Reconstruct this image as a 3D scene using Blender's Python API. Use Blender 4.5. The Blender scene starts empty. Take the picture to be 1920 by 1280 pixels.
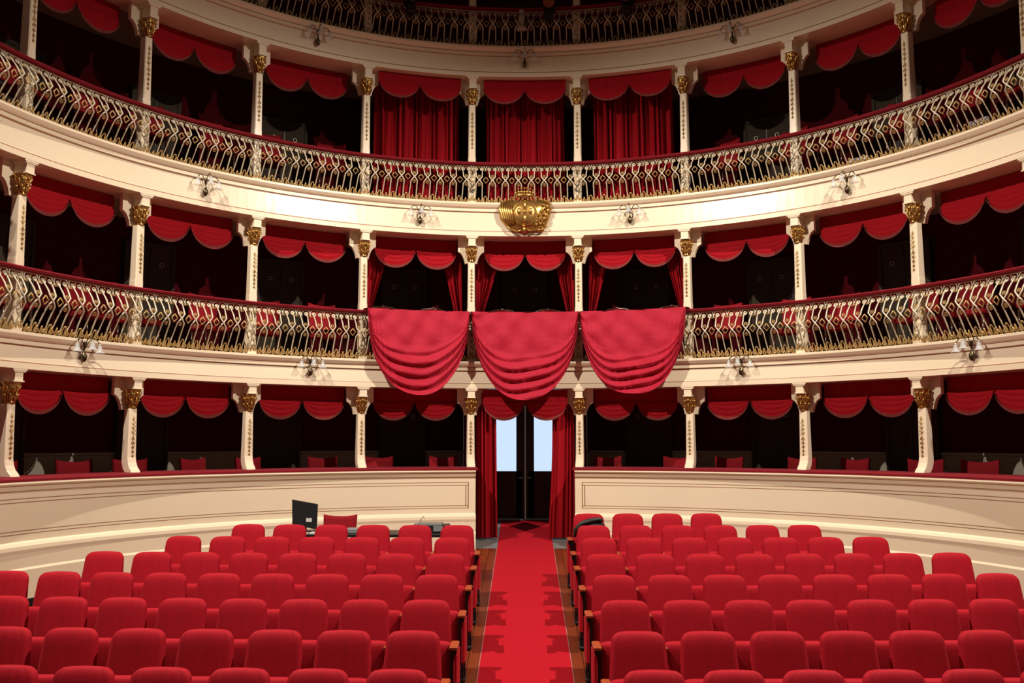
import bpy, math, random
from mathutils import Vector
PI=math.pi; R=math.radians; sin=math.sin; cos=math.cos
C=bpy.context.scene.collection
SC=bpy.context.scene
rnd=random.Random(7)

# ---------------------------------------------------------------- camera, world, lights, exposure
cd=bpy.data.cameras.new('camera'); cam=bpy.data.objects.new('camera',cd); C.objects.link(cam)
cd.sensor_width=36; cd.lens=1757/1920*36; cd.clip_end=200; cd.clip_start=.1
cam.location=(0,0,0); cam.rotation_euler=(R(90+6.06),0,R(0.80))
SC.camera=cam
SC.view_settings.view_transform='Standard'; SC.view_settings.look='None'
SC.view_settings.exposure=0.0; SC.view_settings.gamma=1; SC.view_settings.use_curve_mapping=False
w=bpy.data.worlds.new('world'); SC.world=w; w.use_nodes=True
w.node_tree.nodes['Background'].inputs[0].default_value=(1.0,.78,.6,1)
w.node_tree.nodes['Background'].inputs[1].default_value=0.10
def spot(name,loc,tgt,power,size,blend,rad,col):
    l=bpy.data.lights.new(name,'SPOT'); l.energy=power; l.spot_size=R(size); l.spot_blend=blend
    l.shadow_soft_size=rad; l.color=col
    o=bpy.data.objects.new(name,l); C.objects.link(o); o.location=loc
    o.rotation_euler=(Vector(tgt)-Vector(loc)).to_track_quat('-Z','Y').to_euler(); return o
WARM=(1.0,.88,.745)
spot('hall_spotlight_left',(-5.3,7.4,8.0),(1.5,11.6,-2.1),4450,93,.62,.05,WARM)
spot('hall_spotlight_right',(5.3,7.4,8.0),(-1.5,11.6,-2.1),4450,93,.62,.05,WARM)

# ---------------------------------------------------------------- materials
def mat(name,col,rough=.5,metal=0,noise=None,bump=None,sheen=0,spec=None,coat=0,alpha=1,emit=None,estr=0,trans=0):
    m=bpy.data.materials.new(name); m.use_nodes=True; nt=m.node_tree; b=nt.nodes['Principled BSDF']
    b.inputs['Base Color'].default_value=(*col,1); b.inputs['Roughness'].default_value=rough
    b.inputs['Metallic'].default_value=metal; b.inputs['Sheen Weight'].default_value=sheen
    b.inputs['Sheen Tint'].default_value=(*[min(1,c*1.5+.25) for c in col],1)
    b.inputs['Coat Weight'].default_value=coat; b.inputs['Coat Roughness'].default_value=.12
    b.inputs['Alpha'].default_value=alpha; b.inputs['Transmission Weight'].default_value=trans
    if spec is not None: b.inputs['Specular IOR Level'].default_value=spec
    if emit: b.inputs['Emission Color'].default_value=(*emit,1); b.inputs['Emission Strength'].default_value=estr
    tc=nt.nodes.new('ShaderNodeTexCoord')
    if noise:
        sc,amt,str_=noise
        mp=nt.nodes.new('ShaderNodeMapping'); mp.inputs['Scale'].default_value=str_
        n=nt.nodes.new('ShaderNodeTexNoise'); n.inputs['Scale'].default_value=sc; n.inputs['Detail'].default_value=4
        r=nt.nodes.new('ShaderNodeMix'); r.data_type='RGBA'
        r.inputs[6].default_value=(*[c*(1-amt) for c in col],1); r.inputs[7].default_value=(*[min(1,c*(1+amt)) for c in col],1)
        nt.links.new(tc.outputs['Object'],mp.inputs[0]); nt.links.new(mp.outputs[0],n.inputs['Vector'])
        nt.links.new(n.outputs['Fac'],r.inputs[0]); nt.links.new(r.outputs[2],b.inputs['Base Color'])
    if bump:
        sc,st,di=bump
        n=nt.nodes.new('ShaderNodeTexNoise'); n.inputs['Scale'].default_value=sc
        bp=nt.nodes.new('ShaderNodeBump'); bp.inputs['Strength'].default_value=st; bp.inputs['Distance'].default_value=di
        nt.links.new(tc.outputs['Object'],n.inputs['Vector']); nt.links.new(n.outputs['Fac'],bp.inputs['Height'])
        nt.links.new(bp.outputs[0],b.inputs['Normal'])
    return m
M={}
M['cream']=mat('cream_gloss_paint',(.83,.71,.53),.24,noise=(1.3,.035,(1,1,1)),bump=(3.5,.12,.02),spec=.4)
M['line']=mat('brown_painted_line',(.33,.165,.09),.4)
M['iron']=mat('cream_painted_iron',(.62,.54,.40),.3,noise=(40,.12,(1,1,1)))
M['gold']=mat('gilding',(.50,.29,.085),.30,metal=.85,bump=(40,.25,.004),noise=(30,.3,(1,1,1)))
M['railgold']=mat('gold_paint_on_iron',(.50,.32,.12),.36,metal=.35,noise=(40,.3,(1,1,1)))
M['goldflat']=mat('gold_leaf_relief',(.46,.30,.10),.38,metal=.55,noise=(60,.35,(1,1,1)))
M['velvet']=mat('red_seat_velvet',(.39,.0018,.013),.75,noise=(9,.17,(6,1,.4)),bump=(220,.25,.004),sheen=.12,spec=.2)
M['chairred']=mat('red_chair_cloth',(.24,.004,.010),.8,noise=(12,.1,(1,1,1)),spec=.2)
M['curtain']=mat('red_curtain_velvet',(.31,.0025,.009),.8,noise=(6,.12,(3,3,.3)),bump=(150,.2,.004),sheen=.05,spec=.15)
M['fringe']=mat('faded_red_fringe',(.17,.022,.018),.85,noise=(90,.35,(1,1,.2)))
M['drape']=mat('crimson_damask_cloth',(.41,.009,.032),.7,noise=(26,.07,(1,1,1)),bump=(9,.35,.03),sheen=.1,spec=.25)
M['ledge']=mat('dark_red_padded_velvet',(.20,.008,.016),.8,noise=(12,.2,(1,1,1)),sheen=.15,spec=.15)
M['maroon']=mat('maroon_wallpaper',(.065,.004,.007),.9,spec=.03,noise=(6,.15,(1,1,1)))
M['dado']=mat('grey_cream_dado',(.36,.32,.26),.8,spec=.05,noise=(4,.08,(1,1,1)))
M['ceil']=mat('box_ceiling_plaster',(.34,.27,.2),.8)
M['door']=mat('dull_brown_door',(.06,.045,.033),.8,spec=.05,noise=(5,.1,(1,1,.3)))
M['darkdoor']=mat('dark_varnished_door',(.025,.012,.008),.35,noise=(5,.3,(1,1,.2)))
M['glass']=mat('daylit_frosted_glass',(.6,.7,.8),.4,emit=(.60,.79,1.0),estr=1.0)
M['brass']=mat('brass_ring',(.5,.45,.33),.3,metal=.6)
M['carpet']=mat('red_aisle_carpet',(.41,.007,.017),.9,noise=(120,.10,(1,1,1)),bump=(300,.3,.004),spec=.1)
M['edge']=mat('pale_carpet_binding',(.38,.12,.10),.7)
M['stone']=mat('grey_stone_threshold',(.18,.19,.19),.45,noise=(8,.15,(1,1,1)))
M['arm']=mat('orange_varnished_wood',(.38,.075,.022),.3,noise=(14,.2,(1,6,1)))
M['black']=mat('black_metal',(.008,.008,.009),.4,noise=(10,.2,(1,1,1)))
M['plastic']=mat('black_plastic',(.012,.014,.018),.4,noise=(10,.1,(1,1,1)))
M['bag']=mat('black_nylon_bag',(.018,.022,.022),.55,noise=(20,.3,(1,1,1)),bump=(25,.4,.01))
M['white']=mat('white_label_paper',(.6,.6,.6),.6,noise=(5,.03,(1,1,1)))
M['grey']=mat('grey_panel',(.22,.24,.25),.5,noise=(60,.4,(1,1,1)))
M['bronze']=mat('dark_bronze',(.12,.09,.05),.3,metal=.9,noise=(20,.2,(1,1,1)))
M['shade']=mat('frosted_glass_shade',(.72,.77,.80),.18,alpha=.42,spec=.8,noise=(20,.05,(1,1,1)))
M['wood']=mat('chair_dark_wood',(.06,.025,.015),.22,coat=.5,noise=(9,.3,(1,1,1)))
M['lens']=mat('dark_lamp_lens',(.30,.08,.04),.1)
M['fern']=mat('greenish_relief',(.35,.36,.25),.5,noise=(50,.3,(1,1,1)))
# wood floor boards
def floor_mat():
    m=bpy.data.materials.new('red_brown_floorboards'); m.use_nodes=True; nt=m.node_tree; b=nt.nodes['Principled BSDF']
    tc=nt.nodes.new('ShaderNodeTexCoord'); br=nt.nodes.new('ShaderNodeTexBrick')
    mp=nt.nodes.new('ShaderNodeMapping'); mp.inputs['Rotation'].default_value=(0,0,R(90)); mp.inputs['Scale'].default_value=(1,1,1)
    br.inputs['Scale'].default_value=1; br.inputs['Brick Width'].default_value=1.6; br.inputs['Row Height'].default_value=.11
    br.inputs['Mortar Size'].default_value=.004
    br.inputs['Color1'].default_value=(.19,.036,.011,1); br.inputs['Color2'].default_value=(.30,.062,.017,1); br.inputs['Mortar'].default_value=(.05,.01,.005,1)
    n=nt.nodes.new('ShaderNodeTexNoise'); n.inputs['Scale'].default_value=5
    mx=nt.nodes.new('ShaderNodeMix'); mx.data_type='RGBA'; mx.blend_type='MULTIPLY'; mx.inputs[0].default_value=.5
    nt.links.new(tc.outputs['Object'],mp.inputs[0]); nt.links.new(mp.outputs[0],br.inputs['Vector']); nt.links.new(tc.outputs['Object'],n.inputs['Vector'])
    nt.links.new(br.outputs['Color'],mx.inputs[6]); nt.links.new(n.outputs['Color'],mx.inputs[7]); nt.links.new(mx.outputs[2],b.inputs['Base Color'])
    b.inputs['Roughness'].default_value=.28
    return m
M['floor']=floor_mat()

# ---------------------------------------------------------------- mesh helpers
class MB:
    def __init__(s): s.v=[]; s.f=[]; s.m=[]; s.sm=[]
    def add(s,vs,fs,mi=0,smooth=False):
        o=len(s.v); s.v+= [tuple(p) for p in vs]
        for f in fs: s.f.append(tuple(i+o for i in f)); s.m.append(mi); s.sm.append(smooth)
    def box(s,c,d,mi=0,rz=0,bev=0):
        x,y,z=c; a,b,h=d[0]/2,d[1]/2,d[2]/2; cr,sr=cos(rz),sin(rz)
        if bev:
            e=bev; pts=[]
            for zz,ins in((-h,e),(-h+e,0),(h-e,0),(h,e)):
                A,B=a-ins,b-ins
                pl=[(-A+e,-B),(A-e,-B),(A,-B+e),(A,B-e),(A-e,B),(-A+e,B),(-A,B-e),(-A,-B+e)]
                pts+= [(x+px*cr-py*sr,y+px*sr+py*cr,z+zz) for px,py in pl]
            fs=[tuple(range(7,-1,-1)),tuple(range(24,32))]
            for k in range(3):
                for i in range(8): j=(i+1)%8; fs.append((k*8+i,k*8+j,k*8+8+j,k*8+8+i))
            s.add(pts,fs,mi); return
        pts=[(x+i*a*cr-j*b*sr, y+i*a*sr+j*b*cr, z+k*h) for k in(-1,1) for i,j in((-1,-1),(1,-1),(1,1),(-1,1))]
        s.add(pts,[(3,2,1,0),(4,5,6,7),(0,1,5,4),(1,2,6,5),(2,3,7,6),(3,0,4,7)],mi)
    def grid(s,fn,nu,nv,mi=0,smooth=True,closeu=False):
        vs=[fn(i/(nu if closeu else nu),j/nv) for j in range(nv+1) for i in range(nu+(0 if closeu else 1))]
        W=nu if closeu else nu+1; fs=[]
        for j in range(nv):
            for i in range(nu):
                i2=(i+1)%W if closeu else i+1
                fs.append((j*W+i,j*W+i2,(j+1)*W+i2,(j+1)*W+i))
        s.add(vs,fs,mi,smooth)
    def tube(s,pts,r,n=5,mi=0,caps=True,smooth=True):
        pts=[Vector(p) for p in pts]; N=len(pts); rs=r if isinstance(r,(list,tuple)) else [r]*N
        up=None; vs=[]
        for i,p in enumerate(pts):
            t=(pts[min(i+1,N-1)]-pts[max(i-1,0)])
            if t.length<1e-9: t=Vector((0,0,1))
            t.normalize()
            if up is None:
                up=Vector((0,0,1)) if abs(t.z)<.9 else Vector((0,1,0))
            up=(up-t*up.dot(t)); 
            if up.length<1e-6: up=t.orthogonal()
            up.normalize(); sd=t.cross(up)
            for k in range(n):
                a=2*PI*k/n+PI/n; vs.append(p+(up*cos(a)+sd*sin(a))*rs[i])
        fs=[(i*n+k,i*n+(k+1)%n,(i+1)*n+(k+1)%n,(i+1)*n+k) for i in range(N-1) for k in range(n)]
        if caps: fs+= [tuple(range(n-1,-1,-1)),tuple((N-1)*n+k for k in range(n))]
        s.add(vs,fs,mi,smooth)
    def ball(s,c,r,nu=10,nv=6,mi=0,sc=(1,1,1),warp=None):
        def f(u,v):
            a=2*PI*u; b=PI*(v-.5); k=1 if not warp else warp(a,b)
            return (c[0]+r*sc[0]*cos(b)*cos(a)*k,c[1]+r*sc[1]*cos(b)*sin(a)*k,c[2]+r*sc[2]*sin(b)*k)
        s.grid(f,nu,nv,mi,True,closeu=True)
    def lathe(s,prof,c=(0,0,0),n=16,mi=0,smooth=True,warp=None):
        def f(u,v):
            k=v*(len(prof)-1); i=min(int(round(k)),len(prof)-1); r,z=prof[i]; a=2*PI*u
            q=1 if not warp else warp(a,i)
            return (c[0]+r*q*cos(a),c[1]+r*q*sin(a),c[2]+z)
        s.grid(f,n,len(prof)-1,mi,smooth,closeu=True)
    def prism(s,poly,y0,y1,mi=0):
        n=len(poly); vs=[(x,y0,z) for x,z in poly]+[(x,y1,z) for x,z in poly]
        s.add(vs,[tuple(range(n)),tuple(range(2*n-1,n-1,-1))]+[(i,i+n,(i+1)%n+n,(i+1)%n) for i in range(n)],mi)
    def mesh(s,name,mats):
        me=bpy.data.meshes.new(name); me.from_pydata([tuple(v) for v in s.v],[],s.f); me.validate()
        for m in (mats if isinstance(mats,(list,tuple)) else [mats]): me.materials.append(M[m])
        if len(me.polygons)==len(s.f):
            me.polygons.foreach_set('material_index',s.m); me.polygons.foreach_set('use_smooth',s.sm)
        me.update(); return me
def link(name,me,parent=None,loc=(0,0,0),rz=0):
    o=bpy.data.objects.new(name,me); C.objects.link(o); o.location=loc; o.rotation_euler=(0,0,rz)
    if parent: o.parent=parent
    return o
def tag(o,label,cat,group=None):
    o['label']=label; o['category']=cat
    if group: o['group']=group
    return o
def struct(name,mb,mats,loc=(0,0,0),label=None):
    o=link(name,mb.mesh(name,mats),None,loc); o['kind']='structure'
    if label: o['label']=label
    return o
def dup(o,parent=None):
    c=o.copy(); C.objects.link(c)
    if parent: c.parent=parent
    for ch in o.children: dup(ch,c)
    return c

# ---------------------------------------------------------------- geometry of the round hall
YC=8.87; BA=R(15.92); RC=6.36
def P(r,th,z): return (r*sin(th),YC+r*cos(th),z)
def zat(y,Y):                      # height that a point at depth Y needs for a row y of the photograph (measuring only)
    return Y*math.tan(math.atan((640-y)/1757)+R(6.06))
def floorz(Y): return -1.907+.084*(Y-11.39)
# (ledge or rail top, column neck, fascia bottom above, fascia top above)
LV={1:dict(rail=-.41,neck=.43,sill=-1.3,fb=.84,ft=1.27,floor=-1.23,sh=-.41),
    2:dict(rail=2.05,neck=2.91,sill=1.27,fb=3.33,ft=3.88,floor=1.24,sh=1.27),
    3:dict(rail=4.57,neck=5.57,sill=3.88,fb=6.03,ft=6.55,floor=3.95,sh=3.88),
    4:dict(rail=7.24,neck=8.2,sill=6.55,fb=8.62,ft=9.1,floor=6.6,sh=6.55)}
TIER={1:'ground tier',2:'middle tier',3:'upper tier',4:'top tier'}
def ring(mb,prof,t0,t1,n,mi=None,smooth=False):     # prof: [(r,z,mat)] swept round the hall
    for k in range(len(prof)-1):
        r0,z0,m0=prof[k]; r1,z1,_=prof[k+1]
        vs=[];fs=[]
        for i in range(n+1):
            t=t0+(t1-t0)*i/n; vs+= [P(r0,t,z0),P(r1,t,z1)]
        for i in range(n): fs.append((2*i,2*i+2,2*i+3,2*i+1))
        mb.add(vs,fs,m0 if mi is None else mi,True if smooth else False)
# floors -----------------------------------------------------------
mb=MB()
for (y0,y1) in ((2,14.62),):
    mb.add([(-9,y0,floorz(y0)),(9,y0,floorz(y0)),(9,y1,floorz(y1)),(-9,y1,floorz(y1))],[(0,1,2,3)])
mb.add([(-9,2,floorz(2)-.1),(9,2,floorz(2)-.1),(9,14.62,floorz(14.62)-.1),(-9,14.62,floorz(14.62)-.1)],[(3,2,1,0)])
struct('floor',mb,'floor',label='red-brown varnished boards of the stalls floor')
mb=MB(); mb.add([(-1,14.6,floorz(14.6)+.002),(1,14.6,floorz(14.6)+.002),(1,17.3,floorz(17.3)+.002),(-1,17.3,floorz(17.3)+.002)],[(0,1,2,3)])
struct('floor_2',mb,'stone',label='dark grey stone threshold in the central doorway')
# aisle carpet
mb=MB()
cw=.43; ya,yb=2.2,17.2
mb.add([(-cw,ya,floorz(ya)+.012),(cw,ya,floorz(ya)+.012),(cw,yb,floorz(yb)+.012),(-cw,yb,floorz(yb)+.012),
        (-cw,ya,floorz(ya)+.003),(cw,ya,floorz(ya)+.003),(cw,yb,floorz(yb)+.003),(-cw,yb,floorz(yb)+.003)],[(0,1,2,3),(0,4,5,1),(1,5,6,2),(2,6,7,3),(3,7,4,0)])
car=link('aisle_carpet',mb.mesh('aisle_carpet','carpet'))
tag(car,'long bright red carpet runner down the middle aisle','carpet')
mb=MB()
for s in(-1,1):
    x0,x1=s*cw,s*(cw+.010)
    mb.add([(x0,ya,floorz(ya)+.013),(x1,ya,floorz(ya)+.013),(x1,14.6,floorz(14.6)+.013),(x0,14.6,floorz(14.6)+.013),(x1,ya,floorz(ya)+.002),(x1,14.6,floorz(14.6)+.002)],[(0,1,2,3),(1,4,5,2)])
link('edge_binding',mb.mesh('edge_binding','edge'),car)
# box floors / ceilings
for L in(1,2,3,4):
    d=LV[L]; mb=MB(); z=d['floor']
    for (a,b) in (((R(-100),R(-8.2)),(R(8.2),R(100))) if L==1 else ((R(-100),R(100)),)):
        ring(mb,[(6.3,z,0),(8.0,z,0)],a,b,40)
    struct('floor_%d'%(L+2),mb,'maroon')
    mb=MB(); z=d['fb']+.03; ring(mb,[(6.3,z,0),(8.0,z,0)],R(-100),R(100),60)
    struct('ceiling_%d'%L,mb,'ceil')
mb=MB(); n=48
mb.add([P(8.1,2*PI*i/n,9.7) for i in range(n)],[tuple(range(n))]); struct('ceiling',mb,'ceil')
# back wall, dado
mb=MB()
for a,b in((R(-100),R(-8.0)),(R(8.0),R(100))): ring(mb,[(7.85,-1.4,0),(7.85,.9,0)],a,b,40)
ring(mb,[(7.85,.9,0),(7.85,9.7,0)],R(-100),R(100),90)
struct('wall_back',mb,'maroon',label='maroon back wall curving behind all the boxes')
for L in(1,):
    mb=MB(); z=LV[L]['floor']; h=1.02 if L==1 else .8
    for a,b in (((R(-100),R(-8.0)),(R(8.0),R(100))) if L==1 else ((R(-100),R(100)),)):
        ring(mb,[(7.84,z,0),(7.83,z+h,0),(7.80,z+h+.01,0),(7.80,z+h+.04,0),(7.85,z+h+.05,0)],a,b,60)
    struct('trim_%d'%(L+10),mb,'dado')
# doorway passage
zf,zb=floorz(14.7),floorz(17.3)
for s,nm in((-1,'wall_left_passage'),(1,'wall_right_passage')):
    mb=MB(); mb.box((s*1.0,16.55,-.35),(.06,1.6,2.5)); struct(nm,mb,'maroon')
mb=MB(); mb.box((0,16.55,.80),(2.1,1.6,.05)); struct('ceiling_5',mb,'ceil')

# fascias (balcony fronts) ------------------------------------------
def fascia(n,zb,zt,lab):
    H=zt-zb; r=6.20
    pr=[(6.75,zb+.0,0),(r-.004,zb,0),(r-.003,zb+.07,1),(r+.001,zb+.084,0),(r+.004,zb+.09,0),(r+.018,zt-.165,1),(r+.018,zt-.152,0),(r-.006,zt-.145,0),
        (r-.006,zt-.10,1),(r-.01,zt-.088,0),(r-.03,zt-.07,0),(r-.055,zt-.035,0),(r-.055,zt-.004,0),(r-.045,zt,0),(6.75,zt,0)]
    mb=MB(); ring(mb,pr,R(-100),R(100),150); o=struct('trim_%d'%n,mb,['cream','line'],label=lab); return o
fascia(1,LV[1]['fb'],LV[1]['ft'],'cream balcony front of the middle tier with thin brown lines')
fascia(2,LV[2]['fb'],LV[2]['ft'],'cream balcony front of the upper tier carrying the gilt crest')
fascia(3,LV[3]['fb'],LV[3]['ft'],'cream balcony front below the dark top tier railing')
fascia(4,LV[4]['fb'],LV[4]['ft'],'cream cornice above the top tier')
# stalls parapet ------------------------------------------------------
rp=5.76; Yp=YC+rp
zz=lambda y:zat(y,Yp)
TH0=math.asin(.765/rp)
prof=[(6.0,zz(881)-.002,0),(rp-.06,zz(881),0),(rp-.065,zz(883.5),0),(rp-.045,zz(886),1),(rp-.04,zz(887.2),0),(rp-.02,zz(893),1),(rp-.016,zz(894),0),(rp,zz(896),0),
      (rp,zz(903.3),1),(rp,zz(904.6),0),(rp,zz(908.3),1),(rp,zz(909.6),0),(rp,zz(946.5),1),(rp,zz(947.8),0),(rp,zz(950.8),1),(rp,zz(952.1),0),
      (rp,zz(961),0),(rp-.03,zz(963),0),(rp-.055,zz(967),0),(rp-.06,zz(972),0),(rp-.05,zz(977),0),(rp-.052,zz(996),0),(rp-.07,zz(999),0),(rp-.07,-1.72,0)]
for s,nm in((-1,'wall_left'),(1,'wall_right')):
    # plain profile near the doorway end so that the panel lines stop there
    TE=TH0+R(1.05); mb=MB()
    plain=[(r,z,(m if i<6 or i>16 else 0)) for i,(r,z,m) in enumerate(prof)]
    ring(mb,plain,s*TH0,s*TE,3); ring(mb,prof,s*TE,s*R(100),90,smooth=False)
    # end face
    ev=[P(r,s*TH0,z) for r,z,_ in prof]+[P(6.3,s*TH0,-1.72),P(6.3,s*TH0,zz(881))]
    mb.add(ev,[tuple(range(len(ev)))],0)
    # vertical ends of the two panel lines
    for yt,yb_,off in((903.3,952.1,0),(908.3,947.8,.9)):
        t=TE+R(off*.42); vs=[P(rp-.003,s*t,zz(yt)),P(rp-.003,s*(t+.0022),zz(yt)),P(rp-.003,s*(t+.0022),zz(yb_)),P(rp-.003,s*t,zz(yb_))]
        mb.add(vs,[(0,1,2,3)],1)
    struct(nm,mb,['cream','line'],label='curved cream wall %s of the doorway with brown lined panel'%('left' if s<0 else 'right'))
    # red ledge on top
    mb=MB(); zl=zz(881)
    pr=[(rp-.062,zl,0),(rp-.062,zl+.028,0),(rp-.05,zl+.036,0),(6.62,zl+.036,0),(6.62,-1.25,0)]
    ring(mb,pr,s*(TH0-.006),s*R(100),80)
    ev=[P(r,s*(TH0-.006),z) for r,z,_ in pr[:4]]+[P(6.62,s*(TH0-.006),zl)]; mb.add(ev,[tuple(range(5))],0)
    o=struct('trim_%d'%(20+s),mb,'ledge')

# ---------------------------------------------------------------- columns
def col_shaft(L):
    d=LV[L]; h=d['neck']-d['sh']; mb=MB()
    wd,dp=.062,.07; c=.012
    def sec(z,w_,d_,yo=0):
        return [(-w_+c,-d_+yo,z),(w_-c,-d_+yo,z),(w_,-d_+c+yo,z),(w_,d_+yo,z),(-w_,d_+yo,z),(-w_,-d_+c+yo,z)]
    if L==1: secs=[sec(0,.066,.08,-.10),sec(.03,.066,.085,-.075),sec(.07,.065,.08,-.035),sec(.13,.064,.075,-.01),sec(.2,.063,dp),sec(h,.056,.06)]
    else: 
        zr=d['rail']-d['sh']
        secs=[sec(0,.075,.08),sec(.05,.075,.08),sec(.08,.06,.07),sec(zr,.062,dp),sec(zr+.09,.062,dp),sec(zr+.12,.058,dp),sec(h,.054,.06)]
    vs=[p for s_ in secs for p in s_]; fs=[]
    for k in range(len(secs)-1):
        for i in range(6): j=(i+1)%6; fs.append((k*6+i,k*6+j,k*6+6+j,k*6+6+i))
    fs.append(tuple(range((len(secs)-1)*6,len(secs)*6)))
    mb.add(vs,fs); return mb.mesh('shaft','cream')
def col_orn(L):
    d=LV[L]; h=d['neck']-d['sh']; zr=d['rail']-d['sh'] if L>1 else .0
    z0=zr+(h-zr)*.26; z1=zr+(h-zr)*.86; mb=MB(); y=-.0735; H=z1-z0
    mb.tube([(0,y,z0),(0,y,z1)],.0035,4)
    for k in range(9):
        z=z0+H*(k+.3)/9; up=1 if k>4 else -1; wv=(.024 if k in(3,4,5) else .018 if k in(2,6) else .013)
        for s in(-1,1):
            mb.tube([(0,y,z),(s*wv*.6,y-.003,z+up*.006),(s*wv,y-.004,z+up*.024),(s*wv*.7,y-.004,z+up*.034)],[.004,.0055,.005,.002],4)
    for z in(z0+H*.5,z0+H*.72): mb.ball((0,y,z),.012,8,5,sc=(1,.5,1.3))
    mb.ball((0,y,z1),.006,6,4,sc=(1,.6,3)); mb.ball((0,y,z0),.006,6,4,sc=(1,.6,3))
    return mb.mesh('gold_foliage','goldflat')
def capital():
    mb=MB()
    prof=[(.060,0),(.072,.012),(.060,.025),(.066,.05),(.082,.09),(.074,.11),(.088,.15),(.112,.19),(.104,.21),(.118,.235),(.125,.25),(.10,.262)]
    mb.lathe(prof,(0,-.02,0),24,warp=lambda a,i:1+.10*cos(6*a)*(1 if i in(4,7,9,10) else .25))
    for row,(z,r,hh) in enumerate(((.03,.064,.085),(.10,.08,.10))):
        for k in range(8):
            a=2*PI*(k+.5*row)/8; ca,sa=cos(a),sin(a)
            pts=[(r*ca,-.02+r*sa,z),((r+.008)*ca,-.02+(r+.008)*sa,z+hh*.5),((r+.028)*ca,-.02+(r+.028)*sa,z+hh*.9),((r+.044)*ca,-.02+(r+.044)*sa,z+hh*.92),((r+.046)*ca,-.02+(r+.046)*sa,z+hh*.72)]
            mb.tube(pts,[.017,.02,.018,.013,.006],5)
    for s in(-1,1):                               # corner volutes
        for t in(-1,1):
            cx,cy=s*.082,-.02+t*.085; pts=[]
            for k in range(14):
                a=PI*.5+k*.55; rr=.033*(1-k/17); pts.append((cx+s*cos(a)*rr*.8,cy,.215+sin(a)*rr))
            mb.tube(pts,[.011-.0005*k for k in range(14)],5)
    mb.ball((0,-.135,.20),.024,10,6,sc=(1.1,.8,1)); mb.ball((0,-.12,.13),.018,10,6); mb.ball((0,-.10,.07),.014,8,5)
    return mb.mesh('capital','gold')
CAP=capital()
def block(L):
    d=LV[L]; h=d['fb']-d['neck']-.255; mb=MB(); z0=.255
    mb.box((0,-.045,z0+h/2),(.115,.20,h))
    mb.box((0,-.05,z0+h-.03),(.17,.215,.02)); mb.box((0,-.05,z0+h-.01),(.205,.225,.02)); mb.box((0,-.045,z0+.008),(.14,.22,.016))
    return mb.mesh('corbel_block','cream')
def ears(L,s):
    d=LV[L]; top=d['fb']-d['neck']; mb=MB()
    pl=[(0,top),(s*.215,top),(s*.215,top-.225)]
    for k in range(9):
        t=k/8; pl.append((s*(.215-.05*t-.065*math.sin(t*PI/2)**1.0), top-.225-.03*t-.17*t**1.8))
    pl.append((s*.055,top-.42)); pl.append((0,top-.42))
    if s<0: pl=pl[::-1]
    mb.prism(pl,.06,.13,0); 
    return mb.mesh('scroll_bracket','cream')
def wing_relief(L):
    mb=MB(); zr=LV[L]['rail']-LV[L]['sh']
    for k in range(6):
        z=.09+k*(zr-.16)/6; s=(-1)**k
        mb.tube([(-.03*s,-.078,z),(0,-.083,z+.03),(.03*s,-.080,z+.07)],[.006,.009,.004],4)
        mb.tube([(0,-.083,z+.03),(-.03*s,-.08,z+.06)],[.007,.003],4)
    return mb.mesh('base_relief','fern')
ordw=['nearest','second','third','fourth','fifth','sixth']
def where(k,tot=None):
    return ordw[abs(k)-1]+(' left' if k<0 else ' right')
for L in(1,2,3,4):
    sm,om,bm,e1,e2=col_shaft(L),col_orn(L),block(L),ears(L,-1),ears(L,1)
    wr=wing_relief(L) if L>1 else None
    d=LV[L]; proto=None
    for k in ([-5,-4,-3,-2,-1,1,2,3,4,5] if L<4 else [-3,-2,-1,1,2,3]):
        th=(abs(k)-.5)*BA*(1 if k>0 else -1)
        if proto is None:
            o=bpy.data.objects.new('column',None); C.objects.link(o); proto=o
            link('shaft',sm,o); link('gold_foliage',om,o); link('capital',CAP,o,(0,0,d['neck']-d['sh'])).scale=(.80,.95,1)
            link('corbel_block',bm,o,(0,0,d['neck']-d['sh']))
            link('scroll_bracket',e1,o,(0,0,d['neck']-d['sh'])); link('scroll_bracket',e2,o,(0,0,d['neck']-d['sh']))
            if wr: link('base_relief',wr,o)
        else: o=dup(proto)
        o.location=P(RC,th,d['sh']); o.rotation_euler=(0,0,-th)
        tag(o,'%s column with gilt capital, %s from centre, %s'%('slim cream',ordw[abs(k)-1]+(' left' if k<0 else ' right'),TIER[L]),'column','cream columns of the '+TIER[L])

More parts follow.
